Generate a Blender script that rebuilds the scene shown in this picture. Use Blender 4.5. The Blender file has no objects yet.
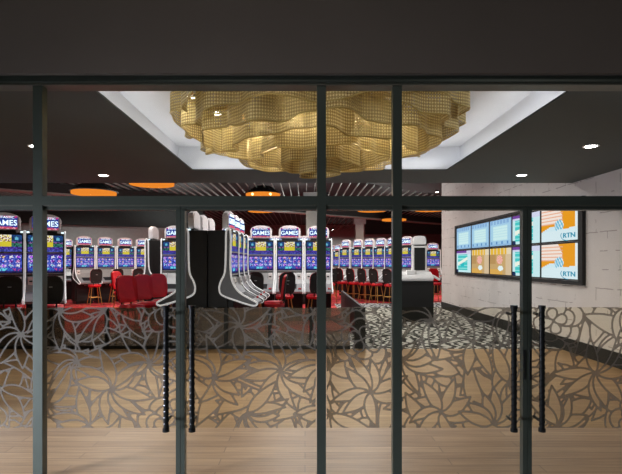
import bpy, bmesh, math, random
import numpy as np
from mathutils import Vector, Matrix
random.seed(7)
sc = bpy.context.scene
C = sc.collection
PI = math.pi
H = 1.65          # eye height; the camera stands at x=0, y=0 looking along +Y
F = 480.0

# ------------------------------------------------------------------ materials
def nt(name):
    m = bpy.data.materials.new(name); m.use_nodes = True
    t = m.node_tree; t.nodes.clear()
    out = t.nodes.new('ShaderNodeOutputMaterial')
    return m, t, out
def N(t, kind, **kw):
    n = t.nodes.new('ShaderNode' + kind)
    for k, v in kw.items():
        if k in n.inputs.keys(): n.inputs[k].default_value = v
        else: setattr(n, k, v)
    return n
def L(t, a, b): t.links.new(a, b)
def lin(r, g, b):
    f = lambda c: (c/255/12.92) if c/255 <= .04045 else ((c/255+.055)/1.055)**2.4
    return (f(r), f(g), f(b), 1)
def mat(name, col, rough=.5, metal=0, var=0.0, scale=8, bump=0):
    m, t, out = nt(name)
    p = N(t, 'BsdfPrincipled', Roughness=rough, Metallic=metal)
    p.inputs['Base Color'].default_value = col
    tc = N(t, 'TexCoord'); nz = N(t, 'TexNoise', Scale=scale, Detail=4.0)
    L(t, tc.outputs['Object'], nz.inputs['Vector'])
    if var:
        mx = N(t, 'MixRGB', blend_type='MULTIPLY'); mx.inputs[0].default_value = 1
        rp = N(t, 'ValToRGB'); a = 1-var; b = 1+var*.3
        rp.color_ramp.elements[0].color = (a, a, a, 1); rp.color_ramp.elements[1].color = (b, b, b, 1)
        rp.color_ramp.elements[0].position = .3; rp.color_ramp.elements[1].position = .7
        L(t, nz.outputs['Fac'], rp.inputs[0]); mx.inputs[1].default_value = col
        L(t, rp.outputs[0], mx.inputs[2]); L(t, mx.outputs[0], p.inputs['Base Color'])
    if bump:
        bp = N(t, 'Bump', Strength=bump, Distance=.01)
        L(t, nz.outputs['Fac'], bp.inputs['Height']); L(t, bp.outputs[0], p.inputs['Normal'])
    L(t, p.outputs[0], out.inputs[0])
    return m
def emit(name, col, s):
    m, t, out = nt(name); e = N(t, 'Emission', Strength=s); e.inputs[0].default_value = col
    L(t, e.outputs[0], out.inputs[0]); return m
M = {}
M['black'] = mat('black_laminate', lin(20, 20, 20), .6, 0, .2)
M['frame'] = mat('black_aluminium', lin(72, 78, 70), .35, .4, .1, 3)
M['frame_light'] = mat('bronze_gasket', lin(92, 92, 80), .4, .3, .1)
M['fascia'] = mat('fascia_paint', lin(98, 88, 80), .8, 0, .06, 2, .05)
M['ceil'] = mat('charcoal_ceiling', lin(82, 90, 88), .75, 0, .05, 1.5)
M['white_ceil'] = mat('white_coffer', lin(225, 226, 230), .8, 0, .03, 2)
M['dark'] = mat('hall_black', lin(42, 46, 45), .8, 0, .2)
M['slat'] = mat('slat_grey', lin(150, 160, 154), .7, 0, .1)
M['grey_wall'] = mat('grey_wall', lin(172, 178, 178), .8, 0, .08)
M['silver'] = mat('silver_plastic', lin(165, 166, 168), .4, .2, .08)
M['white'] = mat('white_plastic', lin(246, 244, 244), .35, 0, .03)
M['pink'] = mat('pink_white_plastic', lin(250, 243, 245), .35, 0, .04)
M['red'] = mat('red_vinyl', lin(228, 22, 38), .38, 0, .15, 6)
M['gold'] = mat('gold_metal', lin(205, 160, 90), .3, .8, .1)
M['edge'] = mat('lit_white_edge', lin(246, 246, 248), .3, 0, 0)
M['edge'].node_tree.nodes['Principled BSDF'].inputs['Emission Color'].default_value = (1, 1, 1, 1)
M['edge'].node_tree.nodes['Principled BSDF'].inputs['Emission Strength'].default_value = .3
M['hem'] = mat('pale_gold', lin(200, 175, 105), .4, .5, .1)
M['wing'] = mat('dark_grey_plastic', lin(98, 99, 102), .4, .2, .08)
M['steel'] = mat('dark_steel', lin(60, 62, 62), .3, .8, .1)
M['handle'] = mat('black_handle', lin(30, 31, 31), .25, .5, .1)
M['orange'] = emit('orange_lamp', (1, .29, .03, 1), .9)
M['orange_hot'] = emit('lamp_bulb', (1, .6, .2, 1), 5)
M['cove'] = emit('cove_led', (1, .99, .98, 1), 7.5)
M['spot'] = emit('spot_lens', (1, .97, .9, 1), 30)
M['glow_w'] = emit('lettering_white', (.75, .93, 1, 1), 1.5)
M['glow_r'] = emit('lettering_red', (.8, .12, .2, 1), 1.0)
M['teal_ink'] = emit('lettering_teal', lin(60, 150, 180), 1.0)

def display(name, s):
    m, t, out = nt(name); e = N(t, 'Emission', Strength=s)
    a = N(t, 'Attribute', attribute_name='Col'); L(t, a.outputs['Color'], e.inputs[0])
    g = N(t, 'BsdfGlossy', Roughness=.15); mx = N(t, 'MixShader'); mx.inputs[0].default_value = .04
    L(t, e.outputs[0], mx.inputs[1]); L(t, g.outputs[0], mx.inputs[2]); L(t, mx.outputs[0], out.inputs[0]); return m
M['display'] = display('slot_display', .95)
M['wallscreen'] = display('wall_display', 1.0)

def wood():
    m, t, out = nt('oak_planks'); p = N(t, 'BsdfPrincipled', Roughness=.42)
    tc = N(t, 'TexCoord')
    br = N(t, 'TexBrick', Scale=1.0); br.offset = .37; br.inputs['Brick Width'].default_value = 1.9
    br.inputs['Row Height'].default_value = .13; br.inputs['Mortar Size'].default_value = .003
    br.inputs['Color1'].default_value = lin(192, 158, 118); br.inputs['Color2'].default_value = lin(168, 134, 97)
    br.inputs['Mortar'].default_value = lin(120, 95, 70)
    mp = N(t, 'Mapping'); mp.inputs['Scale'].default_value = (1.2, 22, 1)
    nz = N(t, 'TexNoise', Scale=1.6, Detail=6.0)
    L(t, tc.outputs['Object'], br.inputs['Vector']); L(t, tc.outputs['Object'], mp.inputs[0]); L(t, mp.outputs[0], nz.inputs['Vector'])
    rp = N(t, 'ValToRGB'); rp.color_ramp.elements[0].position = .3; rp.color_ramp.elements[1].position = .7
    rp.color_ramp.elements[0].color = (.74, .7, .66, 1); rp.color_ramp.elements[1].color = (1.1, 1.1, 1.1, 1)
    mx = N(t, 'MixRGB', blend_type='MULTIPLY'); mx.inputs[0].default_value = 1
    L(t, nz.outputs[0], rp.inputs[0]); L(t, br.outputs[0], mx.inputs[1]); L(t, rp.outputs[0], mx.inputs[2])
    L(t, mx.outputs[0], p.inputs['Base Color']); L(t, p.outputs[0], out.inputs[0]); return m
M['wood'] = wood()

def zebra():
    m, t, out = nt('black_white_carpet'); p = N(t, 'BsdfPrincipled', Roughness=.95)
    tc = N(t, 'TexCoord'); mp = N(t, 'Mapping'); mp.inputs['Scale'].default_value = (.8, 1, 1)
    w = N(t, 'TexWave', Scale=1.7, Distortion=14.0, Detail=3.0); w.inputs['Detail Scale'].default_value = 1.4
    L(t, tc.outputs['Object'], mp.inputs[0]); L(t, mp.outputs[0], w.inputs['Vector'])
    rp = N(t, 'ValToRGB'); rp.color_ramp.elements[0].position = .46; rp.color_ramp.elements[1].position = .6
    rp.color_ramp.elements[0].color = lin(34, 34, 36); rp.color_ramp.elements[1].color = lin(205, 205, 206)
    L(t, w.outputs['Fac'], rp.inputs[0]); L(t, rp.outputs[0], p.inputs['Base Color']); L(t, p.outputs[0], out.inputs[0]); return m
M['zebra'] = zebra()
def redcarpet():
    m, t, out = nt('red_carpet'); p = N(t, 'BsdfPrincipled', Roughness=.95)
    tc = N(t, 'TexCoord'); nz = N(t, 'TexNoise', Scale=1.6, Detail=3.0, Distortion=2.0)
    L(t, tc.outputs['Object'], nz.inputs['Vector'])
    rp = N(t, 'ValToRGB'); e = rp.color_ramp.elements
    e[0].position = .36; e[0].color = lin(70, 14, 24); e[1].position = .46; e[1].color = lin(200, 36, 52)
    for pos, c in ((.56, lin(205, 50, 60)), (.6, lin(226, 130, 100)), (.64, lin(180, 26, 44))):
        k = e.new(pos); k.color = c
    L(t, nz.outputs[0], rp.inputs[0]); L(t, rp.outputs[0], p.inputs['Base Color']); L(t, p.outputs[0], out.inputs[0]); return m
M['redcarpet'] = redcarpet()
def whitewash():
    m, t, out = nt('whitewashed_block_wall'); p = N(t, 'BsdfPrincipled', Roughness=.75)
    tc = N(t, 'TexCoord'); sp = N(t, 'SeparateXYZ'); cb = N(t, 'CombineXYZ')
    L(t, tc.outputs['Object'], sp.inputs[0]); L(t, sp.outputs[1], cb.inputs[0]); L(t, sp.outputs[2], cb.inputs[1])
    br = N(t, 'TexBrick', Scale=1.0); br.inputs['Brick Width'].default_value = .62; br.inputs['Row Height'].default_value = .31
    br.inputs['Mortar Size'].default_value = .009; br.inputs['Mortar Smooth'].default_value = .2
    nz = N(t, 'TexNoise', Scale=3.0, Detail=3.0); L(t, cb.outputs[0], nz.inputs['Vector'])
    ad = N(t, 'MixRGB', blend_type='ADD'); ad.inputs[0].default_value = .05
    L(t, cb.outputs[0], ad.inputs[1]); L(t, nz.outputs['Color'], ad.inputs[2]); L(t, ad.outputs[0], br.inputs['Vector'])
    n2 = N(t, 'TexNoise', Scale=4.0, Detail=2.0); L(t, cb.outputs[0], n2.inputs['Vector'])
    gt = N(t, 'Math', operation='GREATER_THAN'); gt.inputs[1].default_value = .53; L(t, n2.outputs['Fac'], gt.inputs[0])
    mu = N(t, 'Math', operation='MULTIPLY'); L(t, gt.outputs[0], mu.inputs[0]); L(t, br.outputs['Fac'], mu.inputs[1])
    mu2 = N(t, 'Math', operation='MULTIPLY'); mu2.inputs[1].default_value = .6; L(t, mu.outputs[0], mu2.inputs[0])
    base = N(t, 'ValToRGB'); base.color_ramp.elements[0].color = lin(196, 189, 184); base.color_ramp.elements[1].color = lin(222, 216, 212)
    n3 = N(t, 'TexNoise', Scale=1.2, Detail=6.0); L(t, cb.outputs[0], n3.inputs['Vector']); L(t, n3.outputs['Fac'], base.inputs[0])
    mx = N(t, 'MixRGB'); mx.inputs[2].default_value = lin(120, 108, 104)
    L(t, mu2.outputs[0], mx.inputs[0]); L(t, base.outputs[0], mx.inputs[1]); L(t, mx.outputs[0], p.inputs['Base Color'])
    L(t, p.outputs[0], out.inputs[0]); return m
M['whitewash'] = whitewash()
def glass(name, tint, refl):
    m, t, out = nt(name); tr = N(t, 'BsdfTransparent'); tr.inputs[0].default_value = tint
    g = N(t, 'BsdfGlossy', Roughness=0.0); mx = N(t, 'MixShader'); mx.inputs[0].default_value = refl
    L(t, tr.outputs[0], mx.inputs[1]); L(t, g.outputs[0], mx.inputs[2]); L(t, mx.outputs[0], out.inputs[0]); return m
M['glass'] = glass('clear_glass', (.985, .99, .985, 1), .02)
def smoked():
    m, t, out = nt('smoked_panel'); tr = N(t, 'BsdfTransparent'); tr.inputs[0].default_value = (.7, .66, .64, 1)
    d = N(t, 'BsdfPrincipled', Roughness=.35); d.inputs['Base Color'].default_value = lin(150, 138, 130)
    mx = N(t, 'MixShader'); mx.inputs[0].default_value = .42
    L(t, tr.outputs[0], mx.inputs[1]); L(t, d.outputs[0], mx.inputs[2]); L(t, mx.outputs[0], out.inputs[0]); return m
M['smoked'] = smoked()
def filmmat():
    m, t, out = nt('floral_privacy_film')
    a = N(t, 'Attribute', attribute_name='ink')
    mr = N(t, 'MapRange'); mr.inputs['From Min'].default_value = .005; mr.inputs['From Max'].default_value = .0095
    mr.inputs['To Min'].default_value = 1; mr.inputs['To Max'].default_value = 0
    L(t, a.outputs['Fac'], mr.inputs['Value'])
    clear = N(t, 'BsdfTransparent'); clear.inputs[0].default_value = (.93, .9, .77, 1)
    tr = N(t, 'BsdfTransparent'); tr.inputs[0].default_value = (.44, .39, .32, 1)
    d = N(t, 'BsdfDiffuse'); d.inputs[0].default_value = lin(150, 146, 138)
    tl = N(t, 'BsdfTranslucent'); tl.inputs[0].default_value = lin(150, 146, 138)
    m1 = N(t, 'MixShader'); m1.inputs[0].default_value = .5; L(t, d.outputs[0], m1.inputs[1]); L(t, tl.outputs[0], m1.inputs[2])
    m2 = N(t, 'MixShader'); m2.inputs[0].default_value = .5; L(t, tr.outputs[0], m2.inputs[1]); L(t, m1.outputs[0], m2.inputs[2])
    m3 = N(t, 'MixShader'); L(t, mr.outputs[0], m3.inputs[0]); L(t, clear.outputs[0], m3.inputs[1]); L(t, m2.outputs[0], m3.inputs[2])
    L(t, m3.outputs[0], out.inputs[0]); return m
M['film'] = filmmat()
def chainmat():
    m, t, out = nt('gold_chain_mesh')
    tc = N(t, 'TexCoord'); sp = N(t, 'SeparateXYZ'); L(t, tc.outputs['UV'], sp.inputs[0])
    def wav(sock, per):
        a = N(t, 'Math', operation='MULTIPLY'); a.inputs[1].default_value = 2*PI/per; L(t, sock, a.inputs[0])
        b = N(t, 'Math', operation='COSINE'); L(t, a.outputs[0], b.inputs[0]); return b.outputs[0]
    u = wav(sp.outputs[0], .028); v = wav(sp.outputs[1], .032)
    ad = N(t, 'Math', operation='ADD'); L(t, u, ad.inputs[0]); L(t, v, ad.inputs[1])
    mr = N(t, 'MapRange'); mr.inputs['From Min'].default_value = -1.7; mr.inputs['From Max'].default_value = -1.0
    L(t, ad.outputs[0], mr.inputs['Value'])
    p = N(t, 'BsdfPrincipled', Roughness=.42, Metallic=.55)
    rp = N(t, 'ValToRGB'); rp.color_ramp.elements[0].color = lin(166, 140, 80); rp.color_ramp.elements[1].color = lin(248, 230, 170)
    m2 = N(t, 'MapRange'); m2.inputs['From Min'].default_value = -.8; m2.inputs['From Max'].default_value = 1.8
    L(t, ad.outputs[0], m2.inputs['Value']); L(t, m2.outputs[0], rp.inputs[0]); L(t, rp.outputs[0], p.inputs['Base Color'])
    tl = N(t, 'BsdfTranslucent'); L(t, rp.outputs[0], tl.inputs[0])
    mt = N(t, 'MixShader'); mt.inputs[0].default_value = .3; L(t, p.outputs[0], mt.inputs[1]); L(t, tl.outputs[0], mt.inputs[2])
    tr = N(t, 'BsdfTransparent'); mx = N(t, 'MixShader')
    L(t, mr.outputs[0], mx.inputs[0]); L(t, tr.outputs[0], mx.inputs[1]); L(t, mt.outputs[0], mx.inputs[2]); L(t, mx.outputs[0], out.inputs[0]); return m
M['chain'] = chainmat()

# ------------------------------------------------------------------ mesh helpers
def link(name, me, m, parent=None, loc=None, rz=0):
    if m: me.materials.append(m)
    o = bpy.data.objects.new(name, me); C.objects.link(o)
    if parent: o.parent = parent
    if loc: o.location = loc
    if rz: o.rotation_euler.z = rz
    return o
def box(bm, x0, x1, y0, y1, z0, z1, bev=0):
    r = bmesh.ops.create_cube(bm, size=1)
    v = r['verts']
    bmesh.ops.transform(bm, matrix=Matrix.Translation(((x0+x1)/2, (y0+y1)/2, (z0+z1)/2)) @ Matrix.Diagonal((x1-x0, y1-y0, z1-z0, 1)), verts=v)
    if bev:
        ed = list({e for q in v for e in q.link_edges})
        bmesh.ops.bevel(bm, geom=ed, offset=bev, segments=2, affect='EDGES', profile=.5)
def cyl(bm, p0, p1, r0, r1=None, seg=12):
    p0, p1 = Vector(p0), Vector(p1); d = p1-p0; r1 = r0 if r1 is None else r1
    q = d.to_track_quat('Z', 'Y').to_matrix().to_4x4()
    bmesh.ops.create_cone(bm, cap_ends=True, segments=seg, radius1=r0, radius2=r1, depth=d.length, matrix=Matrix.Translation((p0+p1)/2) @ q)
def finish(bm, name, m, parent=None, loc=None, rz=0, smooth=False):
    bmesh.ops.recalc_face_normals(bm, faces=bm.faces[:])
    me = bpy.data.meshes.new(name); bm.to_mesh(me); bm.free()
    if smooth:
        for p in me.polygons: p.use_smooth = True
    return link(name, me, m, parent, loc, rz)
def boxes(name, lst, m, parent=None, bev=0, loc=None, rz=0):
    bm = bmesh.new()
    for b in lst: box(bm, *b, bev=bev)
    return finish(bm, name, m, parent, loc, rz)
def prism_yz(bm, prof, x0, x1):
    a = [bm.verts.new((x0, y, z)) for y, z in prof]; b = [bm.verts.new((x1, y, z)) for y, z in prof]
    bm.faces.new(a); bm.faces.new(b[::-1]); n = len(prof)
    for i in range(n): bm.faces.new((a[i], b[i], b[(i+1) % n], a[(i+1) % n]))
def prism_xz(bm, prof, y0, y1):
    a = [bm.verts.new((x, y0, z)) for x, z in prof]; b = [bm.verts.new((x, y1, z)) for x, z in prof]
    bm.faces.new(a); bm.faces.new(b[::-1]); n = len(prof)
    for i in range(n): bm.faces.new((a[i], b[i], b[(i+1) % n], a[(i+1) % n]))
def prism_xy(bm, prof, z0, z1):
    a = [bm.verts.new((x, y, z0)) for x, y in prof]; b = [bm.verts.new((x, y, z1)) for x, y in prof]
    bm.faces.new(a[::-1]); bm.faces.new(b); n = len(prof)
    for i in range(n): bm.faces.new((a[i], b[i], b[(i+1) % n], a[(i+1) % n]))
def tube(bm, pts, r, seg=6, closed=False):
    pts = [Vector(p) for p in pts]; n = len(pts); rings = []
    for i, p in enumerate(pts):
        a = pts[(i-1) % n] if (closed or i > 0) else p
        b = pts[(i+1) % n] if (closed or i < n-1) else p
        q = (b-a).to_track_quat('Z', 'Y').to_matrix()
        rings.append([bm.verts.new(p + q @ Vector((math.cos(2*PI*k/seg)*r, math.sin(2*PI*k/seg)*r, 0))) for k in range(seg)])
    m = n if closed else n-1
    for i in range(m):
        A, B = rings[i], rings[(i+1) % n]
        off = min(range(seg), key=lambda s: sum((A[k].co-B[(k+s) % seg].co).length for k in range(seg)))
        for k in range(seg):
            bm.faces.new((A[k], A[(k+1) % seg], B[(k+1+off) % seg], B[(k+off) % seg]))
    if not closed:
        bm.faces.new(rings[0][::-1]); bm.faces.new(rings[-1])
def smoothpath(p, n=4, closed=True):
    out = []; k = len(p)
    for i in range(k if closed else k-1):
        P = [Vector(p[(i+j-1) % k]) if closed else Vector(p[min(max(i+j-1, 0), k-1)]) for j in range(4)]
        for s in range(n):
            t = s/n
            out.append(.5*((2*P[1]) + (P[2]-P[0])*t + (2*P[0]-5*P[1]+4*P[2]-P[3])*t*t + (3*P[1]-P[0]-3*P[2]+P[3])*t**3))
    return out
def empty(name, label, cat, loc=(0, 0, 0), rz=0, group=None):
    o = bpy.data.objects.new(name, None); C.objects.link(o); o.location = loc; o.rotation_euler.z = rz
    o.empty_display_size = .1
    if label: o['label'] = label
    if cat: o['category'] = cat
    if group: o['group'] = group
    return o
def tag(o, label=None, cat=None, group=None, kind=None):
    for k, v in (('label', label), ('category', cat), ('group', group), ('kind', kind)):
        if v: o[k] = v
    return o
def S(o): o['kind'] = 'structure'; return o
def copy_tree(o, parent=None):
    c = o.copy(); C.objects.link(c); c.parent = parent
    for ch in list(o.children): copy_tree(ch, c)
    return c
def lettering(name, txt, size, m, parent, loc, rz=0, sx=1.0, align='CENTER', extrude=.004, spacing=1.0):
    cu = bpy.data.curves.new('t', 'FONT'); cu.body = txt; cu.size = size; cu.align_x = align; cu.extrude = extrude
    cu.space_character = spacing; cu.resolution_u = 3; cu.offset = size*.012
    tmp = bpy.data.objects.new('t', cu); C.objects.link(tmp)
    bpy.context.view_layer.update()
    me = bpy.data.meshes.new_from_object(tmp.evaluated_get(bpy.context.evaluated_depsgraph_get()))
    bpy.data.objects.remove(tmp); me.name = name
    me.transform(Matrix.Rotation(rz, 4, 'Z') @ Matrix.Rotation(PI/2, 4, 'X') @ Matrix.Diagonal((sx, 1, 1, 1)))
    me.materials.clear()
    return link(name, me, m, parent, loc)
def picture(name, w, h, nx, ny, fn, m, parent, loc, rz=0):
    # a display: grid in local XZ, facing -Y, one colour per cell, 3 mm thick
    me = bpy.data.meshes.new(name)
    vs = [(-w/2+w*i/nx, 0, -h/2+h*j/ny) for j in range(ny+1) for i in range(nx+1)]
    fs = [(j*(nx+1)+i, j*(nx+1)+i+1, (j+1)*(nx+1)+i+1, (j+1)*(nx+1)+i) for j in range(ny) for i in range(nx)]
    me.from_pydata(vs, [], fs); me.update()
    ca = me.color_attributes.new('Col', 'FLOAT_COLOR', 'CORNER')
    buf = []
    for j in range(ny):
        for i in range(nx):
            c = fn((i+.5)/nx, (j+.5)/ny); buf += list(c[:3] + (1,))*4
    ca.data.foreach_set('color', buf)
    return link(name, me, m, parent, loc, rz)

# ------------------------------------------------------------------ room shell
WX = 4.87; CZ = 3.09; YE = 8.75; YW = 9.12
def slab(name, lst, m): return S(boxes(name, lst, M[m]))
slab('floor', [(-14, 12, 3.6, YW, -.1, 0)], 'wood')
slab('floor_exterior', [(-14, 12, -6, 3.6, -.1, -.005)], 'grey_wall')
bm = bmesh.new(); prism_xy(bm, [(-14, 11.2), (1.15, 11.2), (1.15, 19), (3.6, 19.3), (13, 21), (13, 46), (-14, 46)], -.1, 0)
S(finish(bm, 'floor_red_carpet', M['redcarpet']))
bm = bmesh.new(); prism_xy(bm, [(-14, YW), (5, YW), (5, 17.1), (13, 17.1), (13, 21), (3.6, 19.3), (1.15, 19), (1.15, 11.2), (-14, 11.2)], -.1, 0)
S(finish(bm, 'floor_patterned_carpet', M['zebra']))
# right-hand wall with its skirting
slab('wall_right', [(WX, WX+.3, 3.75, 17.1, 0, 5.2)], 'whitewash')
slab('baseboard_right', [(WX-.02, WX, 3.75, 17.1, 0, .24), (WX, WX+.3, 17.1, 17.12, 0, .24)], 'black')
slab('wall_left', [(-14.2, -14, 3.75, 46, 0, 5.2)], 'dark')
slab('wall_back', [(-14, 13, 46, 46.2, 0, 5.2)], 'grey_wall')
slab('wall_back_soffit', [(4.25, 13, 33.7, 34.2, 3.6, 5.2)], 'dark')
slab('wall_hall_right', [(13, 13.2, 17.1, 46, 0, 5.2), (WX+.3, 13, 16.9, 17.1, 0, 5.2)], 'dark')
# grey wall behind the left-hand row, angled
bm = bmesh.new(); prism_xy(bm, [(-14, 21.5), (-5.7, 26), (-5.7, 26.2), (-14, 21.7)], 0, 3.43)
S(finish(bm, 'wall_grey_partition', M['grey_wall']))
bm = bmesh.new(); prism_xy(bm, [(-14, 21.2), (-5.5, 25.8), (-5.5, 26.5), (-14, 22)], 3.43, 4.58)
S(finish(bm, 'wall_partition_soffit', M['dark']))
# charcoal lobby ceiling with a recessed coffer
cx0, cx1, cy0, cy1 = -1.76, 2.22, 3.95, 7.51
rx0, rx1, ry0, ry1 = -2.06, 2.52, 3.85, 7.82
slab('ceiling', [(-14, cx0, 3.75, YE, CZ, CZ+.012), (cx1, WX, 3.75, YE, CZ, CZ+.012), (cx0, cx1, 3.75, cy0, CZ, CZ+.012),
                 (cx0, cx1, cy1, YE, CZ, CZ+.012), (-14, WX, YE-.12, YE, CZ+.012, 5.2)], 'ceil')
CT = 3.53
slab('ceiling_coffer', [(rx0, rx1, ry0, ry1, CT, CT+.05), (rx0-.05, rx0, ry0, ry1, CZ+.012, CT), (rx1, rx1+.05, ry0, ry1, CZ+.012, CT),
                        (rx0, rx1, ry1, ry1+.05, CZ+.012, CT), (rx0, rx1, ry0-.05, ry0, CZ+.012, CT)], 'white_ceil')
slab('trim_coffer', [(cx0-.012, cx1+.012, cy1, cy1+.012, CZ-.004, CZ+.014), (cx0-.012, cx1+.012, cy0-.012, cy0, CZ-.004, CZ+.014),
                     (cx0-.012, cx0, cy0, cy1, CZ-.004, CZ+.014), (cx1, cx1+.012, cy0, cy1, CZ-.004, CZ+.014)], 'ceil')
z0, z1 = CZ+.016, CZ+.03
for i, (nm, b) in enumerate((('along the hall side', (cx0, cx1, cy1+.1, cy1+.16, z0, z1)), ('along the glass side', (cx0, cx1, ry0+.02, ry0+.05, z0, z1)),
            ('on the side away from the screens', (cx0-.16, cx0-.1, cy0, cy1, z0, z1)), ('on the side of the wall screens', (cx1+.1, cx1+.16, cy0, cy1, z0, z1)))):
    o = boxes('cove_light', [b], M['cove'])
    tag(o, 'white light strip hidden in the ceiling recess %s' % nm, 'cove light')
# hall ceiling: dark deck, baffles running away from the lobby, a dropped beam
slab('ceiling_hall', [(-14, 13, YE, 46.2, 5.2, 5.3)], 'black')
bm = bmesh.new()
x = -13.8
while x < 12.8:
    ys = YE+.1 if x < 2.27 else 18.2+(x-2.27)*.87
    if ys < 44: box(bm, x-.011, x+.011, ys, 45.9, 4.6, 4.66)
    x += .33
S(finish(bm, 'ceiling_slats', M['slat']))
bm = bmesh.new(); prism_xy(bm, [(2.3, YE+.02), (13, YE+.02), (13, 27.4), (2.3, 18.1)], 4.62, 4.7)
S(finish(bm, 'ceiling_dark_panel', M['dark']))
def strip(a, b, w, z0, z1, name, m):
    a, b = Vector(a), Vector(b); n = (b-a).normalized(); n = Vector((-n.y, n.x))*w/2
    bm = bmesh.new(); prism_xy(bm, [tuple(a-n), tuple(b-n), tuple(b+n), tuple(a+n)], z0, z1)
    return S(finish(bm, name, M[m]))
strip((-13, 15.4), (9.3, 32.6), .5, 4.24, 4.59, 'ceiling_beam', 'dark')
strip((-13, 15.4), (9.3, 32.6), .52, 4.19, 4.24, 'trim_beam', 'slat')
# structural columns
for i, (px, d, w, z) in enumerate(((312, 20.5, .5, 4.6), (359.3, 30, .5, 4.6))):
    X = (px-305)*d/F
    S(boxes('column', [(X-w/2, X+w/2, d-w/2, d+w/2, 0, z-.6), (X-w/2-.12, X+w/2+.12, d-w/2-.12, d+w/2+.12, z-.6, z-.02)], M['grey_wall']))

# ------------------------------------------------------------------ glazed shopfront
YG = 3.7; YF = 3.64; SC = F/YF
PX = lambda px: (px-305)/SC
PZ = lambda py: H-(py-262)/SC
zt0, zt1 = PZ(209.5), PZ(196)       # transom
zh0, zh1 = H+172*(YF+.12)/F, PZ(77)           # head
slab('wall_fascia', [(-9, 9, 3.56, 3.78, zh1, 5.3)], 'fascia')
slab('trim_1', [(-9, 9, YF-.03, YF+.14, PZ(83), zh1)], 'frame')
slab('trim_2', [(-9, 9, YF-.01, YF+.12, PZ(85.5), PZ(83))], 'frame_light')
slab('trim_3', [(-9, 9, YF, YF+.12, zh0, PZ(85.5))], 'frame')
slab('trim_4', [(-9, 9, YF, YF+.12, PZ(205), zt1)], 'frame')
slab('trim_5', [(-9, 9, YF+.005, YF+.12, PZ(206), PZ(205))], 'frame_light')
slab('trim_6', [(-9, 9, YF+.0, YF+.05, -.09, .002)], 'frame')
mull = [(37.5, 9.5), (321.5, 9), (397.5, 9), (660, 9)]
for i, (px, w) in enumerate(mull):
    a, b = PX(px-w/2), PX(px+w/2)
    slab('trim_%d' % (7+i), [(a, b, YF, YF+.07, 0, PZ(205)), (a, b, YF, YF+.07, zt1, zh0)], 'frame')
slab('trim_11', [(-4.6, -4.52, YF, YF+.12, 0, zh0), (4.6, 4.68, YF, YF+.12, 0, zh0)], 'frame')
slab('wall_front', [(-9, -4.6, 3.58, 3.78, 0, zh1), (4.68, 9, 3.58, 3.78, 0, zh1), (-14, -9, 3.58, 3.78, 0, 5.3), (9, 14, 3.58, 3.78, 0, 5.3)], 'fascia')

# floral film: overlapping petals and leaves drawn in painter's order; every grid point knows its distance to the nearest visible outline
G = .0085; fx0, fx1, fz0, fz1 = -4.5, 4.6, PZ(430), PZ(307)
nx, nz = int((fx1-fx0)/G)+1, int((fz1-fz0)/G)+1
gx = fx0+np.arange(nx)*G; gz = fz0+np.arange(nz)*G
ink = np.full((nz, nx), 1.0)
rnd = random.Random(11)
def paint(poly):
    P = np.array(poly); m = .03
    i0 = max(0, int((P[:, 0].min()-m-fx0)/G)); i1 = min(nx, int((P[:, 0].max()+m-fx0)/G)+2)
    j0 = max(0, int((P[:, 1].min()-m-fz0)/G)); j1 = min(nz, int((P[:, 1].max()+m-fz0)/G)+2)
    if i1 <= i0 or j1 <= j0: return
    X, Z = np.meshgrid(gx[i0:i1], gz[j0:j1]); D = np.full(X.shape, 9.0); ins = np.zeros(X.shape, bool)
    for k in range(len(P)):
        ax, az = P[k]; bx, bz = P[(k+1) % len(P)]; dx, dz = bx-ax, bz-az
        t = np.clip(((X-ax)*dx+(Z-az)*dz)/(dx*dx+dz*dz+1e-12), 0, 1)
        D = np.minimum(D, np.hypot(X-ax-t*dx, Z-az-t*dz))
        if dz != 0:
            c = ((az > Z) != (bz > Z)) & (X < dx*(Z-az)/dz+ax); ins ^= c
    sub = ink[j0:j1, i0:i1]
    ink[j0:j1, i0:i1] = np.where(ins, D, np.minimum(sub, D))
def leaf(x, z, a, ln, w, bend=0):
    pts = []
    for s in (1, -1):
        for k in range(9):
            t = k/9 if s == 1 else 1-k/9
            r = w*math.sin(PI*min(1, t**.8))**.9*s; th = a+bend*t
            pts.append((x+math.cos(th)*ln*t-math.sin(th)*r, z+math.sin(th)*ln*t+math.cos(th)*r))
    paint(pts)
def petal(x, z, a, r, w):
    pts = []
    for k in range(16):
        t = 2*PI*k/16; u = r*.5+r*.5*math.cos(t)*(1+.06*math.sin(3*t+a*5)); v = w*math.sin(t)*(.75+.35*math.cos(t))
        pts.append((x+math.cos(a)*u-math.sin(a)*v, z+math.sin(a)*u+math.cos(a)*v))
    paint(pts)
xx = fx0
while xx < fx1:
    zz = fz0-.1
    while zz < fz1+.1:
        leaf(xx+rnd.uniform(-.06, .06), zz+rnd.uniform(-.06, .06), rnd.uniform(0, 6.28), rnd.uniform(.32, .46), rnd.uniform(.055, .078), rnd.uniform(-.8, .8))
        zz += .11
    xx += .11
ctr = []
for _ in range(6000):
    c = (rnd.uniform(fx0, fx1), rnd.uniform(fz0, fz1))
    if all(math.hypot(c[0]-q[0], c[1]-q[1]) > .33 for q in ctr): ctr.append(c)
for i, (x, z) in enumerate(ctr):
    a0 = rnd.uniform(0, 6.28)
    if i % 4 < 3:
        n = rnd.randint(6, 9); arc = rnd.choice((5.6, 4.2, 3.2))
        for k in range(n): leaf(x, z, a0+arc*k/n, rnd.uniform(.24, .34), rnd.uniform(.04, .054), rnd.uniform(-.3, .6))
    else:
        for r, w, n in ((.23, .10, 7), (.16, .08, 6), (.10, .05, 4)):
            for k in range(n): petal(x, z, a0+6.28*k/n+r*9, r, w)
nfilm = 0
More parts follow.
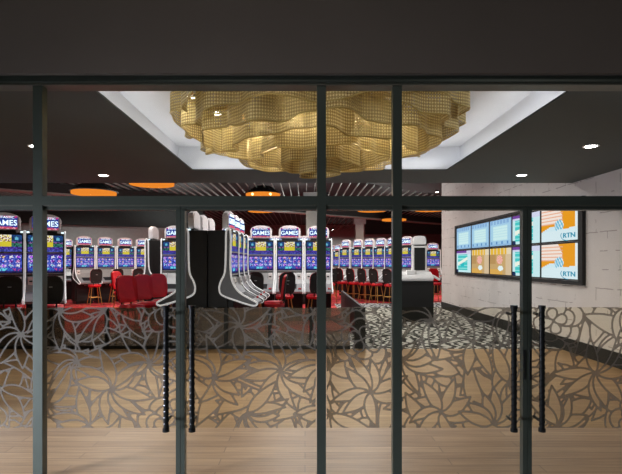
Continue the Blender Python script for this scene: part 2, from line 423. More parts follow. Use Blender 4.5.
def film(xa, xb, parent):
    i0 = max(0, int(math.ceil((xa-fx0)/G))); i1 = min(nx-1, int((xb-fx0)/G))
    xs = gx[i0:i1+1]; n = len(xs); X, Z = np.meshgrid(xs, gz)
    co = np.stack([X, np.full(X.shape, YG-.012), Z], -1).reshape(-1, 3)
    J, I = np.meshgrid(np.arange(nz-1), np.arange(n-1), indexing='ij'); a = (J*n+I).ravel()
    me = bpy.data.meshes.new('privacy_film'); me.from_pydata(co.tolist(), [], np.stack([a, a+1, a+n+1, a+n], -1).tolist())
    at = me.attributes.new('ink', 'FLOAT', 'POINT'); at.data.foreach_set('value', ink[:, i0:i1+1].ravel().astype(np.float32))
    o = link('privacy_film', me, M['film'], parent); o['label'] = 'floral patterned film across the glass'
    return o
def glazing(name, xa, xb, za, zb, withfilm=True):
    e = S(bpy.data.objects.new(name, None)); C.objects.link(e)
    boxes('glass_pane', [(xa, xb, YG-.005, YG+.005, za, zb)], M['glass'], e)
    if withfilm: film(xa, xb, e)
    return e
mr = lambda px: PX(px)
edges = [(-4.52, PX(32.7)), (PX(42.3), PX(317)), (PX(326), PX(393)), (PX(402), PX(655.5)), (PX(664.5), 4.6)]
for i, (a, b) in enumerate(edges): glazing('window_%d' % (i+1), a, b, zt1, zh0, False)
k = 6
for a, b in (edges[0], edges[2], edges[4]):
    glazing('window_%d' % k, a, b, .003, PZ(209.5)); k += 1
    boxes('glazing_rail', [(a, b, YF+.01, YF+.11, PZ(209.5), PZ(206))], M['frame'], bpy.data.objects['window_%d' % (k-1)])
doors = [(PX(42.6), PX(179.7), 166, 1), (PX(180.1), PX(316.7), 192, -1), (PX(402.3), PX(527.8), 514, 1), (PX(528.2), PX(655), 542, -1)]
for i, (a, b, hp, side) in enumerate(doors):
    d = glazing('door_%d' % (i+1), a, b, .014, PZ(209.5))
    boxes('top_rail', [(a, b, YF+.02, YF+.10, PZ(209.5), PZ(206))], M['frame'], d)
    boxes('bottom_rail', [(a, b, YF+.02, YF+.036, .004, .014)], M['frame'], d)
    st = PX(4.3)-PX(0)
    boxes('stile', [(b-st, b, YF+.01, YF+.065, .014, PZ(209.5)) if side == 1 else (a, a+st, YF+.01, YF+.065, .014, PZ(209.5))], M['frame'], d)
    yh = YF-.07; hx = (hp-305)*yh/F
    bm = bmesh.new(); zb, zt = H-168*yh/F, H-45*yh/F
    cyl(bm, (hx, yh, zb), (hx, yh, zt), .019, seg=16)
    for z in (zb, zt):
        cyl(bm, (hx, yh, z-.012), (hx, yh, z+.012), .026, seg=16)
    turns = 19; pts = []
    for q in range(turns*8+1):
        a_ = 2*PI*q/8; pts.append((hx+.019*math.cos(a_), yh+.019*math.sin(a_), zb+.02+(zt-zb-.04)*q/(turns*8)))
    tube(bm, pts, .0055, 5)
    hd = finish(bm, 'pull_handle', M['handle'], d, smooth=False)
    for z in (zb+.06, zt-.06):
        bm = bmesh.new(); cyl(bm, (hx, yh, z), (hx, YG-.005, z), .011); finish(bm, 'standoff', M['steel'], hd)
    if i >= 2:
        xx = b-.032 if side == 1 else a+.012
        boxes('lock', [(xx, xx+.02, YF+.005, YF+.02, PZ(380), PZ(350))], M['steel'], d, bev=.003)

# ------------------------------------------------------------------ chandelier
CCX, CCY = .16, 5.78
ch = empty('chandelier', 'large tiered chandelier of gold chain mesh hanging in the white ceiling recess', 'chandelier', (CCX, CCY, CT))
def tier(R, zb, n, amp, ph, zt, wob=.0):
    bm = bmesh.new(); uvl = bm.loops.layers.uv.new('UVMap'); K = 320; NV = 8
    ring = []; L_ = 0; prev = None; us = []
    for k in range(K+1):
        th = 2*PI*k/K
        r = R*(1+amp*math.cos(n*th+ph)+amp*.45*math.cos((2*n+1)*th+ph*2.3))
        p = Vector((r*math.cos(th), r*math.sin(th), 0))
        if prev is not None: L_ += (p-prev).length
        prev = p; us.append(L_); ring.append((p, zb+wob*math.tanh(3*math.cos((n-4)*th+ph+.6))))
    rows = [[bm.verts.new((p.x, p.y, z+(zt-z)*v/NV)) for p, z in ring[:K]] for v in range(NV+1)]
    for v in range(NV):
        for k in range(K):
            k2 = (k+1) % K
            f = bm.faces.new((rows[v][k], rows[v][k2], rows[v+1][k2], rows[v+1][k]))
            for lp, (u, zc) in zip(f.loops, ((us[k], 0), (us[k+1], 0), (us[k+1], 1), (us[k], 1))):
                lp[uvl].uv = (u, lp.vert.co.z)
    me = bpy.data.meshes.new('chain_curtain'); bm.to_mesh(me); bm.free()
    for p in me.polygons: p.use_smooth = True
    o = link('chain_curtain', me, M['chain'], ch)
    bm = bmesh.new()
    tube(bm, [(p.x, p.y, z) for p, z in ring[:K:2]], .008, 4, closed=True)
    finish(bm, 'hem', M['hem'], o)
z = lambda a: a-CT
for R, zb, n, amp, ph, zt, wob in ((1.66, 3.27, 13, .04, .4, 3.52, .035), (1.52, 3.14, 11, .055, 1.3, 3.5, .035), (1.34, 3.02, 10, .05, 2.2, 3.45, .035), (1.08, 2.94, 8, .07, .2, 3.4, .025),
                            (.76, 2.87, 6, .08, 1.0, 3.35, .01), (.45, 2.80, 5, .08, 0, 3.3, .01), (.24, 2.70, 3, .08, 0, 3.2, .01)):
    tier(R, z(zb), n, amp, ph, z(zt), wob)
bm = bmesh.new()
for R, zz in ((1.5, -.03), (1.0, -.03), (.5, -.03)):
    tube(bm, [(R*math.cos(2*PI*k/48), R*math.sin(2*PI*k/48), zz) for k in range(48)], .015, 6, closed=True)
for k in range(8):
    a_ = 2*PI*k/8; cyl(bm, (0, 0, -.03), (1.55*math.cos(a_), 1.55*math.sin(a_), -.03), .012)
cyl(bm, (0, 0, -.06), (0, 0, -.001), .2, seg=24)
finish(bm, 'frame', M['gold'], ch)
LB = []
for k in range(6):
    a_ = 2*PI*k/6+.3; bm = bmesh.new()
    p = (.88*math.cos(a_), .88*math.sin(a_))
    bmesh.ops.create_icosphere(bm, subdivisions=2, radius=.045, matrix=Matrix.Translation((p[0], p[1], -.22)))
    finish(bm, 'bulb', M['orange_hot'], ch, smooth=True)
    LB.append((CCX+p[0], CCY+p[1], CT-.3))

# ------------------------------------------------------------------ lamps
def light(name, kind, loc, energy, col=(1, 1, 1), size=.1, rot=(0, 0, 0), spot=None, blend=.6):
    l = bpy.data.lights.new(name, kind); l.energy = energy; l.color = col
    if kind == 'AREA': l.shape = 'DISK'; l.size = size
    else: l.shadow_soft_size = size
    if spot: l.spot_size = spot; l.spot_blend = blend
    o = bpy.data.objects.new(name, l); C.objects.link(o); o.location = loc; o.rotation_euler = rot
    return o
def dl_mesh(parent):
    bm = bmesh.new(); r = bmesh.ops.create_circle(bm, segments=24, radius=.095); r2 = bmesh.ops.create_circle(bm, segments=24, radius=.072)
    bmesh.ops.bridge_loops(bm, edges=bm.edges[:])
    bmesh.ops.extrude_face_region(bm, geom=bm.faces[:])
    for v in bm.verts[:48]: v.co.z -= .008
    finish(bm, 'bezel', M['white'], parent)
    bm = bmesh.new(); cyl(bm, (0, 0, -.003), (0, 0, -.001), .072, seg=24)
    finish(bm, 'lens', M['spot'], parent)
dls = [(-3.34, 7.95, 'in the dark ceiling over the red chairs, near the hall'), (3.59, 7.95, 'in the dark ceiling above the far end of the wall screens'),
       (3.55, 5.96, 'in the dark ceiling closer to the glass, by the whitewashed wall'), (-3.34, 5.96, 'in the dark ceiling, behind the mullion of the first door')]
for x, y, wh in dls:
    e = empty('downlight', 'small round recessed downlight %s' % wh, 'downlight', (x, y, CZ), 0, 'downlights in the dark ceiling')
    dl_mesh(e); light('downlight_beam', 'SPOT', (x, y, CZ-.03), 26, (1, .95, .9), .05, (0, 0, 0), 2.4, .8)
for x, y, wh in ((-.72, 5.5, 'second from the near edge'), (-1.13, 6.06, 'over the wide side of the chandelier'), (-1.3, 5.48, 'at the outer edge of the chandelier'), (.97, 5.5, 'nearest to the wall screens')):
    e = empty('downlight', 'round light in the white coffer above gold mesh, %s' % wh, 'downlight', (x, y, CT), 0, 'lights in the white coffer')
    dl_mesh(e); light('coffer_downlight_beam', 'SPOT', (x, y, CT-.03), 20, (1, .96, .9), .05, (0, 0, 0), 2.6, .8)
for i, p in enumerate(LB): light('chandelier_glow', 'POINT', p, 5.5, (1, .93, .82), .06)
light('coffer_beam', 'SPOT', (CCX, CCY, 2.6), 40, (1, .95, .89), .5, (0, 0, 0), 2.3, .9)
HL = []
def pendant(px, py, w, hot, lab):
    s = w/1.5; d = F/s; X = (px-305)/s; Z = H+(262-py)/s
    e = empty('pendant_lamp', lab, 'lamp', (X, d, Z), 0, 'orange disc lamps in the gaming hall')
    bm = bmesh.new(); cyl(bm, (0, 0, .02), (0, 0, .1), .69, seg=36); finish(bm, 'glowing_disc', M['orange'], e)
    bm = bmesh.new(); cyl(bm, (0, 0, .1), (0, 0, .13), .75, .74, 36)
    for k in range(5): cyl(bm, (0, 0, .13+k*.06), (0, 0, .16+k*.06), .68-.09*k, .66-.09*k, 36)
    for k in range(12):
        a_ = 2*PI*k/12; cyl(bm, (.7*math.cos(a_), .7*math.sin(a_), .12), (.27*math.cos(a_), .27*math.sin(a_), .42), .012, seg=6)
    finish(bm, 'shade', M['black'], e)
    bm = bmesh.new(); cyl(bm, (0, 0, .4), (0, 0, max(.5, 5.19-Z)), .02); finish(bm, 'rod', M['black'], e)
    if hot:
        for q in (-.35, .35):
            bm = bmesh.new(); bmesh.ops.create_icosphere(bm, subdivisions=2, radius=.05, matrix=Matrix.Translation((q, -.7, .0))); finish(bm, 'bulb', M['orange_hot'], e)
    HL.append((X, d, Z-.05))
pendant(94, 195, 46, 0, 'orange disc lamp with a black louvred shade, above the two big slot machines')
pendant(152, 185.5, 47, 0, 'orange disc lamp just below the dark ceiling edge, above the row of four slot machines')
pendant(263, 196.5, 37, 1, 'orange disc lamp under a black dome with two bright bulbs')
pendant(261, 212, 28, 0, 'small orange disc lamp below the one with two bright bulbs')
pendant(372, 211.5, 31, 0, 'orange disc lamp above the angled row of slot machines')
pendant(430, 211, 32, 0, 'orange disc lamp nearest to the whitewashed wall')
pendant(394, 221, 26, 0, 'farthest orange disc lamp, low above the angled row, mostly behind a mullion')
for x, y, z_ in HL: light('pendant_glow', 'AREA', (x, y, z_), 75, (1, .78, .6), 1.4)
# fill spots with invented cans, added between the slats to brighten the hall
for i, (x, y) in enumerate([(-8.5, 13), (-4.2, 11.5), (-.2, 11.2), (1.4, 11.5), (-5, 17), (-.5, 16), (2.2, 17), (-9.5, 18), (1, 21.5), (5.5, 20), (-9, 20.5), (-2, 25), (3, 28), (9, 26), (-5, 38), (1, 36), (2.5, 43.2), (6, 43.2)]):
    e = bpy.data.objects.new('trim_added_spot', None); S(e); C.objects.link(e); e.location = (x, y, 4.58)
    bm = bmesh.new(); cyl(bm, (0, 0, -.02), (0, 0, .18), .07, seg=16); finish(bm, 'can', M['black'], e)
    bm = bmesh.new(); cyl(bm, (0, 0, -.024), (0, 0, -.021), .05, seg=16); finish(bm, 'lens', M['spot'], e)
    light('hall_fill', 'SPOT', (x, y, 4.5), 255, (1, .96, .92), .1, (0, 0, 0), 2.95, .5)
# mall corridor in front of the glass
light('corridor_light', 'AREA', (-1.0, .6, 5.2), 33, (1, .96, .92), 2.5)
light('corridor_fill', 'AREA', (3.5, -.5, 5.2), 26, (1, .96, .92), 2.5)
light('corridor_window', 'AREA', (-5.7, 1.2, .6), 200, (.8, .84, 1), 1.3, (PI/2-.25, 0, -.95)).data.spread = 1.5
for i, (x, y) in enumerate(((-6, 15), (-1, 22), (5, 24), (-6, 23), (2, 17))):
    light('slat_fill', 'AREA', (x, y, 3.2), 110, (.96, 1, .98), 3.0, (PI, 0, 0))  # unseen area lights added above the machines to brighten the slats from below

# ------------------------------------------------------------------ slot machine
prof = [(.02, 2.25), (.03, 1.85), (.05, 1.45), (.13, 1.27), (.16, 1.12), (.1, 1.0), (-.2, .89), (-.46, .81), (-.56, .81), (-.58, .86), (-.46, .93), (-.24, 1.06), (-.12, 1.22), (-.07, 1.42), (-.06, 1.8), (-.06, 2.25)]
rr = random.Random(3)
icons = [[rr.choice([lin(255, 160, 220), lin(120, 220, 255), lin(235, 240, 255), lin(250, 210, 90), lin(190, 90, 255), lin(90, 140, 255)]) for _ in range(5)] for _ in range(3)]
nzg = [[rr.random() for _ in range(64)] for _ in range(64)]
def up(u, v):
    n = nzg[int(v*20)][int(u*32)]
    if .27 < u < .72 and v > .3:
        if v > .62 and n > .35: return lin(120, 40, 60) if n > .7 else lin(250, 245, 240)
        return lin(222, 205, 60) if v < .62 or n > .15 else lin(255, 240, 150)
    if v < .14: return lin(50, 60, 130) if n < .6 else lin(90, 95, 200)
    if v < .3: return lin(90, 70, 190) if n < .5 else lin(60, 40, 110)
    if v < .5: return lin(60, 130, 110) if n < .5 else lin(30, 60, 70)
    if v < .6: return lin(30, 40, 30) if n < .5 else lin(140, 90, 160)
    r = math.hypot((u if u < .5 else 1-u)-.14, (v-.78)*.6)
    return lin(110, 190, 220) if r < .06 else (lin(40, 80, 140) if n < .5 else lin(30, 50, 90))
def lo(u, v):
    n = nzg[int(v*22)+20][int(u*36)]
    if v < .1: return lin(50, 50, 120) if n < .5 else lin(30, 34, 80)
    if v < .24:
        return lin(110, 225, 245) if .3 < u < .62 and n > .25 else (lin(60, 60, 160) if n < .5 else lin(200, 70, 150) if u > .75 else lin(50, 110, 200))
    if v > .93: return lin(60, 40, 110)
    cx, cy = (u*5) % 1, ((v-.24)/.69*3) % 1
    i, j = min(4, int(u*5)), min(2, int((v-.24)/.69*3))
    r = math.hypot(cx-.5, cy-.5)
    c = icons[j][i]
    if r < .22: return c if n > .2 else lin(90, 40, 120)
    if r < .38: return lin(235, 220, 250) if n > .55 else lin(60, 40, 150)
    return lin(92, 108, 212) if n > .35 else lin(40, 66, 180)
def build_machine():
    r = empty('slot_machine', 'x', 'slot machine', (0, 0, 0))
    boxes('cabinet', [(-.365, .365, .0, .39, .12, 2.27)], M['black'], r, bev=.012)
    boxes('plinth', [(-.33, .33, .0, .36, 0, .12)], M['steel'], r)
    b = boxes('belly_door', [(-.335, .335, -.11, .0, .1, 1.0)], M['black'], r, bev=.01)
    boxes('badge', [(-.05, .05, -.118, -.108, .72, .735)], M['silver'], b)
    sp = [(p.x, p.y) for p in smoothpath([(a, c, 0) for a, c in prof], 4)]
    for s in (-1, 1):
        bm = bmesh.new(); x0 = s*.375; prism_yz(bm, sp, min(x0, x0-s*.022), max(x0, x0-s*.022))
        pn = finish(bm, 'side_panel', M['wing'], r)
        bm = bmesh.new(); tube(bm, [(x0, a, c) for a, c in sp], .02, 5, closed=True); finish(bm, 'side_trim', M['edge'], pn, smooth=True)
    f = boxes('bezel', [(-.353, .353, -.05, 0, 1.38, 2.26)], M['black'], r)
    o = picture('upper_screen', .66, .35, 32, 20, up, M['display'], r, (0, -.053, 2.04))
    o = picture('lower_screen', .66, .40, 36, 22, lo, M['display'], r, (0, -.053, 1.63))
    boxes('screen_divider', [(-.353, .353, -.056, -.04, 1.835, 1.86)], M['silver'], r); boxes('screen_divider', [(-.353, .353, -.058, -.04, 1.385, 1.415)], M['silver'], r)
    # button deck
    bm = bmesh.new(); prism_yz(bm, [(-.03, 1.36), (-.1, 1.22), (-.22, 1.05), (-.46, .915), (-.565, .85), (-.55, .80), (-.46, .80), (-.2, .9), (0, .98), (0, 1.36)], -.352, .352)
    dk = finish(bm, 'button_deck', M['silver'], r)
    bm = bmesh.new(); prism_yz(bm, [(-.25, 1.045), (-.44, .937), (-.45, .925), (-.44, .915), (-.25, 1.03)], -.2, .2); finish(bm, 'button_panel', M['black'], dk)
    for bx in (-.27, .27):
        q = boxes('bill_slot', [(bx-.055, bx+.055, -.14, -.04, 1.17, 1.34)], M['white'], dk, bev=.01)
        boxes('slot_mouth', [(bx-.03, bx+.03, -.148, -.138, 1.23, 1.26)], M['black'], q)
    for bx in (.27, .31): 
        bm = bmesh.new(); cyl(bm, (bx, -.47, .91), (bx, -.49, .94), .018, seg=10); finish(bm, 'button', M['red'], dk)
    # topper
    def arch(w, h, z0, dz):
        return [(-w, z0), (w, z0), (w*1.03, z0+h*.75), (w*.93, z0+h), (w*.5, z0+h+dz*.8), (0, z0+h+dz), (-w*.5, z0+h+dz*.8), (-w*.93, z0+h), (-w*1.03, z0+h*.75)]
    bm = bmesh.new(); prism_xz(bm, arch(.3, .3, 2.31, .07), .0, .12)
    bmesh.ops.bevel(bm, geom=bm.edges[:], offset=.02, segments=2, affect='EDGES')
    tp = finish(bm, 'topper', M['pink'], r)
    def tf(u, v):
        n = nzg[int(v*14)][int(u*30)+10]
        if v < .16: return lin(190, 60, 90) if n > .4 else lin(240, 180, 200)
        if v > .86: return lin(210, 70, 130) if n > .5 else lin(90, 40, 140)
        return lin(20, 40, 140) if n > .3 else lin(40, 80, 190)
    picture('topper_face', .50, .27, 30, 14, tf, M['display'], tp, (0, -.004, 2.475))
    lettering('lettering', 'FANTASTIC', .065, M['glow_w'], tp, (0, -.008, 2.56), sx=1.15)
    lettering('lettering', 'GAMES', .16, M['glow_w'], tp, (0, -.008, 2.415), sx=.98)
    lettering('lettering', 'JACKPOTS', .055, M['glow_r'], tp, (0, -.008, 2.35), sx=1.2)
    boxes('topper_neck', [(-.22, .22, .02, .1, 2.26, 2.32)], M['black'], r)
    for s in (-1, 1): boxes('candle', [(s*.33-.03, s*.33+.03, 0, .06, 2.255, 2.3)], M['glow_w'], r, bev=.01)
    return r
proto = build_machine(); used = [False]
def machine(px, d, th, lab, group, X=None, sx=1.0):
    o = proto if not used[0] else copy_tree(proto); used[0] = True
    X = (px-305)*d/F if X is None else X
    o.location = (X, d, 0); o.rotation_euler.z = th; o.scale = (sx, 1, 1)
    o['label'] = lab; o['group'] = group; o['category'] = 'slot machine'
    return (X, d, th)
# ------------------------------------------------------------------ chair (front is +Y)
def build_chair():
    r = empty('bar_chair', 'x', 'chair')
    bm = bmesh.new(); prof_ = [(.23*math.copysign(abs(math.cos(t))**.7, math.cos(t)), .22*math.copysign(abs(math.sin(t))**.7, math.sin(t))) for t in [2*PI*k/20 for k in range(20)]]
    prism_xy(bm, prof_, .69, .80)
    bmesh.ops.bevel(bm, geom=[e for e in bm.edges if abs(e.verts[0].co.z-e.verts[1].co.z) < 1e-4], offset=.03, segments=3, affect='EDGES')
    finish(bm, 'seat', M['red'], r, smooth=True)
    def backp(w, z0_, z1_): return [(-w*.8, z0_), (w*.8, z0_), (w, z0_+.12), (w, z1_-.14), (w*.85, z1_-.04), (w*.5, z1_), (-w*.5, z1_), (-w*.85, z1_-.04), (-w, z1_-.14), (-w, z0_+.12)]
    def bent(name, y0, y1, w, m):
        bm = bmesh.new(); prism_xz(bm, backp(w, .84, 1.38), y0, y1)
        bmesh.ops.bevel(bm, geom=bm.edges[:], offset=.018, segments=2, affect='EDGES')
        for v in bm.verts: v.co.y += .8*v.co.x**2 - (v.co.z-.84)*.12
        return finish(bm, name, m, r)
    bent('backrest', -.215, -.16, .215, M['red']); s = bent('back_shell', -.24, -.215, .218, M['black'])
    boxes('back_badge', [(-.03, .03, -.305, -.27, 1.16, 1.175)], M['silver'], s)
    for sx in (-1, 1):
        for sy in (-1, 1):
            bm = bmesh.new(); cyl(bm, (sx*.13, sy*.12, .70), (sx*.22, sy*.21, 0), .017, .013, 8); finish(bm, 'leg', M['gold'], r)
    bm = bmesh.new(); q = .18
    tube(bm, [(-q, -q+.01, .3), (q, -q+.01, .3), (q, q-.01, .3), (-q, q-.01, .3)], .011, 6, closed=True); finish(bm, 'footrest', M['gold'], r)
    for sx in (-.1, .1):
        bm = bmesh.new(); cyl(bm, (sx, -.19, .72), (sx, -.235, .9), .014); finish(bm, 'back_bracket', M['steel'], r)
    return r
cproto = build_chair(); cused = [False]
def chair(X, Y, th, lab, group):
    o = cproto if not cused[0] else copy_tree(cproto); cused[0] = True
    o.location = (X, Y, 0); o.rotation_euler.z = th; o['label'] = lab; o['group'] = group; o['category'] = 'chair'
def chair_at(m, lab, group, dist=.88, sw=0, off=0):
    X, d, th = m
    chair(X+math.sin(th)*dist+math.cos(th)*off, d-math.cos(th)*dist+math.sin(th)*off, th+sw, lab, group)
ORD = ['first', 'second', 'third', 'fourth', 'fifth', 'sixth', 'seventh']
# two large machines nearest the glass
ga = 'large slot machines nearest the glass'; gc = 'chairs at the large slot machines'
a = machine(3.5, 9.95, .48, 'large slot machine nearest the glass, cut off by the edge of the picture', ga); chair(-5.80, 9.46, .48, 'red and black chair at the slot machine cut off by the picture edge', gc)
b = machine(45.5, 10.3, .48, 'large slot machine seen half behind the first tall mullion', ga); chair(-5.03, 9.50, .48, 'red and black chair in front of the slot machine behind the first mullion', gc)
# far row against the grey wall
gb = 'row of four slot machines before the grey wall'
pos = [(84.5, 19.0), (105.5, 19.6), (125.5, 20.2), (143.5, 20.8)]
names = ['white-sided slot machine at the outer end', 'second slot machine from the outer end', 'third slot machine from the outer end', 'slot machine next to the black end panel']
for i, (px, d) in enumerate(pos):
    m_ = machine(px, d, .785, '%s of the row before the grey wall' % names[i], gb)
    if i < 4: chair_at(m_, 'small red seated chair with black back at the %s slot machine before the grey wall' % ORD[i], 'chairs at the row before the grey wall', .88, -.1, .05)
machine(66, 21.2, .6, 'distant slot machine glimpsed past the end of the row before the grey wall', 'distant slot machines', sx=.9)
# middle row facing the glass
gm = 'middle row of slot machines facing the glass'
lab = ['middle row slot machine glimpsed beside the black end panel', 'middle row slot machine showing only its topper behind the island', 'middle row slot machine hidden behind the three slanted screens',
       'middle row slot machine just beside the island of three slanted screens', 'middle row slot machine with the red side-on chair before it', 'middle row slot machine cut by the central mullion']
for i in range(6):
    m_ = machine(318.2-28.6*(5-i), 13.5, 0, lab[i], gm, sx=1.0)
    if i >= 3: chair_at(m_, 'black-backed chair with red seat, middle row, %s' % ('just beside the island', 'behind the side-on red chair', 'next to the central mullion')[i-3], 'chairs at the middle row', .9, (.25, .35, .3)[i-3], -.1)
for i, (px, w) in enumerate(((248, 'between the island and its neighbour'), (275.5, 'between the two fully seen machines'), (303.5, 'beside the central mullion'))):
    machine(px, 18.8, 0, 'slot machine behind the middle row, its topper peeping up %s' % w, 'slot machines hidden behind the middle row')
# island of machines back to back
for i in range(3):
    machine(0, 9.72+.80*i, PI/2-.07, 'slot machine of the island facing the wall screens, %s from the glass' % ORD[i], 'island slot machines facing the wall screens', X=-1.485)
    machine(0, 9.72+.80*i, -PI/2, 'slot machine of the island facing away, white topper back, %s from the glass' % ORD[i], 'island slot machines facing away', X=-2.30)
for i, (x, y) in enumerate(((-3.45, 9.55), (-3.36, 10.25), (-3.24, 10.95))):
    chair(x, y, -PI/2-.75, 'red padded chair facing the glass beside the black island, %s from the glass' % ORD[i], 'red chairs beside the black island')
chair(-.66, 10.4, PI/2, 'red chair seen side-on between the island and the middle row', 'chairs on the open side of the island')
# single end machine showing its black back
machine(0, 13.95, -PI/2, 'slot machine turned away, black back and white rounded topper, behind the red chairs', 'slot machines turned away', X=-4.46)
chair(-5.42, 14.25, -PI/2-.3, 'small red chair side-on before the row at the grey wall', 'chairs beside the machine turned away')
# angled row in the distance
gd = 'angled row of distant slot machines'
for i, (px, d) in enumerate([(345.3, 22.2), (357.3, 21.6), (368.6, 21.0), (380.2, 20.4), (392, 19.8), (406, 19.2)]):
    m_ = machine(px, d, -.92, '%s slot machine of the angled distant row, counted from the grey column' % ORD[i], gd, sx=.94)
    chair_at(m_, 'black and red chair at the %s machine of the angled distant row' % ORD[i], 'chairs at the angled distant row', .9, .1)
for i, (px, d, w) in enumerate(((331, 29, 'beside the central mullion'), (337.3, 28.1, 'just before the angled row'))):
    machine(px, d, -.92, 'tiny distant slot machine %s' % w, 'distant slot machines', sx=.9)
for px, w in ((433, 'between the kiosk and the whitewashed wall'), (449.5, 'almost hidden by the end of the whitewashed wall')):
    machine(px, 25.5, 0, 'distant slot machine %s' % w, 'distant slot machines')
chair(5.46, 20, PI+.2, 'red-backed chair between the kiosk and the whitewashed wall', 'chairs near the kiosk')
chair(1.0, 19.6, .5, 'chair with gold legs just beyond the central mullion', 'chairs beyond the central mullion')

# ------------------------------------------------------------------ kiosk
k = empty('kiosk', 'white kiosk with a tall dark screen standing on a black cabinet', 'kiosk', (3.10, 13.2, 0))
bm = bmesh.new(); box(bm, -.44, .44, 0, .6, .08, 1.13, bev=.01); finish(bm, 'cabinet', M['black'], k)
boxes('plinth', [(-.4, .4, .05, .56, 0, .08)], M['steel'], k)
bm = bmesh.new(); prism_yz(bm, [(-.06, 1.13), (-.1, 1.2), (-.02, 1.3), (.2, 1.38), (.5, 1.38), (.56, 1.13)], -.45, .42)
bmesh.ops.bevel(bm, geom=bm.edges[:], offset=.02, segments=2, affect='EDGES'); finish(bm, 'console', M['white'], k)
bm = bmesh.new(); cyl(bm, (.4, 0, 1.28), (.6, -.04, 1.16), .035, .03); finish(bm, 'arm', M['white'], k)
boxes('printer', [(-.3, -.05, -.02, .16, 1.3, 1.42)], M['white'], k, bev=.02)
bm = bmesh.new()
fr = [(-.1, 1.38), (.31, 1.38), (.29, 1.6), (.31, 2.1), (-.1, 2.1), (-.08, 1.6)]
prism_xz(bm, fr, .22, .34); sf = finish(bm, 'screen_frame', M['white'], k)
boxes('screen', [(-.045, .255, .205, .222, 1.42, 2.05)], M['black'], sf)
bm = bmesh.new(); prism_xz(bm, [(-.07, 2.13), (.28, 2.13), (.3, 2.2), (.28, 2.34), (.2, 2.38), (.01, 2.38), (-.07, 2.34), (-.09, 2.2)], .2, .36)
bmesh.ops.bevel(bm, geom=bm.edges[:], offset=.02, segments=2, affect='EDGES'); finish(bm, 'cap', M['white'], k)
boxes('neck', [(-.03, .24, .24, .32, 2.09, 2.14)], M['black'], k)
boxes('receipt_slot', [(-.02, .1, -.075, -.05, 1.2, 1.23)], M['orange_hot'], k)

# ------------------------------------------------------------------ balustrade at the carpet edge
pxs = [-70, -8, 52, 107, 170, 226, 270, 311, 352]
s_ = F/YW
bw = ['outermost, nearest the large slot machines', 'below the first large slot machine', 'below the row before the grey wall', 'below the three red chairs', 'before the black back of the island', 'before the slanted screens', 'before the side-on red chair', 'beside the open passage']
for i in range(len(pxs)-1):
    a, b = (pxs[i]-305)/s_, (pxs[i+1]-305)/s_
    e = empty('balustrade_panel', 'low smoked glass balustrade panel %s' % bw[i], 'balustrade', (a, YW, 0), 0, 'smoked balustrade panels')
    w = b-a
    boxes('glass', [(.04, w-.04, -.006, .006, .06, .775)], M['smoked'], e)
    boxes('post', [(-.035, .035, -.03, .03, 0, .78)], M['black'], e)
    boxes('base_rail', [(.035, w-.035, -.03, .03, 0, .06)], M['black'], e)
a = (352-305)/s_
bm = bmesh.new(); box(bm, a+.2, a+.26, YW+.03, 14.6, 0, .78); box(bm, a+.05, a+.2, YW+.03, YW+.09, 0, .78)
tag(finish(bm, 'partition', M['black']), 'long low black partition running back beside the open passage', 'partition')

# ------------------------------------------------------------------ wall screens
def sheet(u, v):       # pale blue rules sheet
    if u < .05 or u > .95 or v < .06 or v > .95: return lin(150, 190, 228)
    if v < .2: return lin(90, 140, 200) if (int(u*16) % 4 == 1 and .08 < v < .16) else lin(165, 208, 238)
    if v > .78: return lin(140, 180, 225) if (v > .84 and int(u*20) % 3) else lin(170, 212, 240)
    if .16 < u < .84: return lin(212, 244, 246) if int(v*28) % 3 else lin(196, 234, 242)
    return lin(172, 215, 240)
def teal(u, v):
    if v > .9 and u < .7: return lin(120, 70, 160)
    if v > .84: return lin(215, 220, 245)
    if .1 < u < .78 and .1 < v < .84:
        if abs(v-.5-.4*(u-.4)) < .07: return lin(245, 250, 235)
        if .3 < u < .55 and .25 < v < .42: return lin(40, 190, 200)
        return lin(70, 205, 205) if int(v*26) % 4 else lin(160, 235, 230)
    if u < .12 and v < .14: return lin(30, 50, 90)
    return lin(205, 240, 245)
def gold(u, v):
    if v > .78: return lin(240, 190, 60) if .05 < u < .8 and int(u*30) % 5 else lin(235, 220, 190)
    r = math.hypot(u-.48, (v-.56)*.8)
    if r < .14: return lin(240, 120, 90) if int(u*36+v*30) % 2 else lin(250, 225, 215)
    if math.hypot(u-.52, (v-.24)*1.2) < .12: return lin(235, 250, 250)
    if v < .2 and u < .6: return lin(225, 175, 90)
    return lin(190, 150, 95) if u < .3 and v > .4 else lin(220, 195, 160) if u > .75 else lin(205, 170, 115)
def orange(u, v):
    if v < .27+.1*u: return lin(222, 242, 248)
    if u > .94: return lin(235, 245, 248)
    if math.hypot((u-.52)*1.4, v-.45) < .17: return lin(120, 195, 225) if int(u*40+v*17) % 3 else lin(235, 245, 250)
    if v < .44 and u < .5 and v < .3+.5*u: return lin(215, 240, 248)
    if u < .62 and v > .5 and int(v*20) % 2: return lin(250, 235, 225) if (u < .62-.4*abs(v-.7)) else lin(240, 160, 35)
    if u < .62 and v > .5: return lin(240, 180, 150)
    return lin(240, 160, 32)
cols = [(15.27-1.366*i, 15.27-1.366*(i+1)+.02) for i in range(5)]
rows = [(2.03, 2.72), (1.32, 2.01)]
cont = [[sheet, sheet, sheet, teal, orange], [teal, gold, gold, teal, orange]]
desc = [['pale blue text page', 'pale blue text page', 'pale blue text page', 'teal advertisement', 'orange advertisement with RTN mark'],
        ['teal advertisement', 'gold and red advertisement', 'gold and red advertisement', 'teal advertisement', 'orange advertisement with RTN mark']]
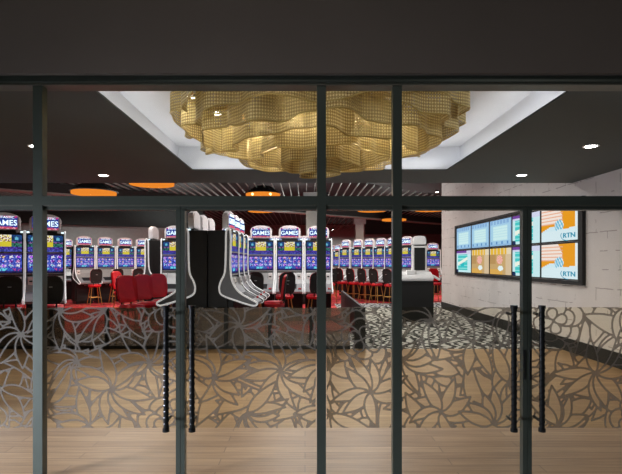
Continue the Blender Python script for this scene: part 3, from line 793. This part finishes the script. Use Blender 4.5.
fr_ = boxes('screen_frame', [(WX-.065, WX-.002, 8.32, 8.44, 1.24, 2.8), (WX-.065, WX-.002, 15.28, 15.42, 1.24, 2.8), (WX-.065, WX-.002, 8.44, 15.28, 1.24, 1.3), (WX-.065, WX-.002, 8.44, 15.28, 2.74, 2.8)], M['black'])
tag(fr_, 'long black frame around the ten screens on the whitewashed wall', 'frame')
for c, (ya, yb) in enumerate(cols):
    for r, (za, zb) in enumerate(rows):
        yc, zc = (ya+yb)/2, (za+zb)/2
        lab = '%s wall screen, %s column from the hall, %s' % (('upper', 'lower')[r], ORD[c], desc[r][c])
        e = empty('wall_screen', lab, 'screen', (WX-.05, yc, zc), -PI/2, 'screens on the whitewashed wall')
        w, h = abs(ya-yb), zb-za
        boxes('casing', [(-w/2, w/2, .004, .045, -h/2, h/2)], M['black'], e)
        picture('display', w-.05, h-.04, 48, 30, cont[r][c], M['wallscreen'], e, (0, 0, 0))
        if c == 4:
            lettering('lettering', 'RTN', .125, M['teal_ink'], e, (.38, -.006, -.275), sx=1.7)
            bm = bmesh.new(); tube(bm, [(.34+.24*math.cos(t), -.006, -.23+.10*math.sin(t)) for t in [PI*.85+k*.12 for k in range(18)]], .007, 4); finish(bm, 'logo_arc', M['teal_ink'], e)

# ------------------------------------------------------------------ world, camera, view
w = bpy.data.worlds.new('World'); sc.world = w; w.use_nodes = True
bg = w.node_tree.nodes['Background']; bg.inputs[0].default_value = (.6, .65, .7, 1); bg.inputs[1].default_value = .012
cam = bpy.data.cameras.new('Camera'); co = bpy.data.objects.new('Camera', cam); C.objects.link(co); sc.camera = co
co.location = (0, 0, H); co.rotation_euler = (PI/2, 0, 0)
cam.sensor_width = 36; cam.lens = F/622*36; cam.clip_end = 100
cam.shift_x = 6/622; cam.shift_y = 25/622
sc.view_settings.view_transform = 'Standard'; sc.view_settings.look = 'None'; sc.view_settings.gamma = 1
sc.view_settings.exposure = 0; sc.view_settings.use_curve_mapping = False
cy = sc.cycles; cy.max_bounces = 8; cy.transparent_max_bounces = 32; cy.diffuse_bounces = 4; cy.glossy_bounces = 3
cy.caustics_reflective = False; cy.caustics_refractive = False; cy.sample_clamp_indirect = 4; cy.use_denoising = True
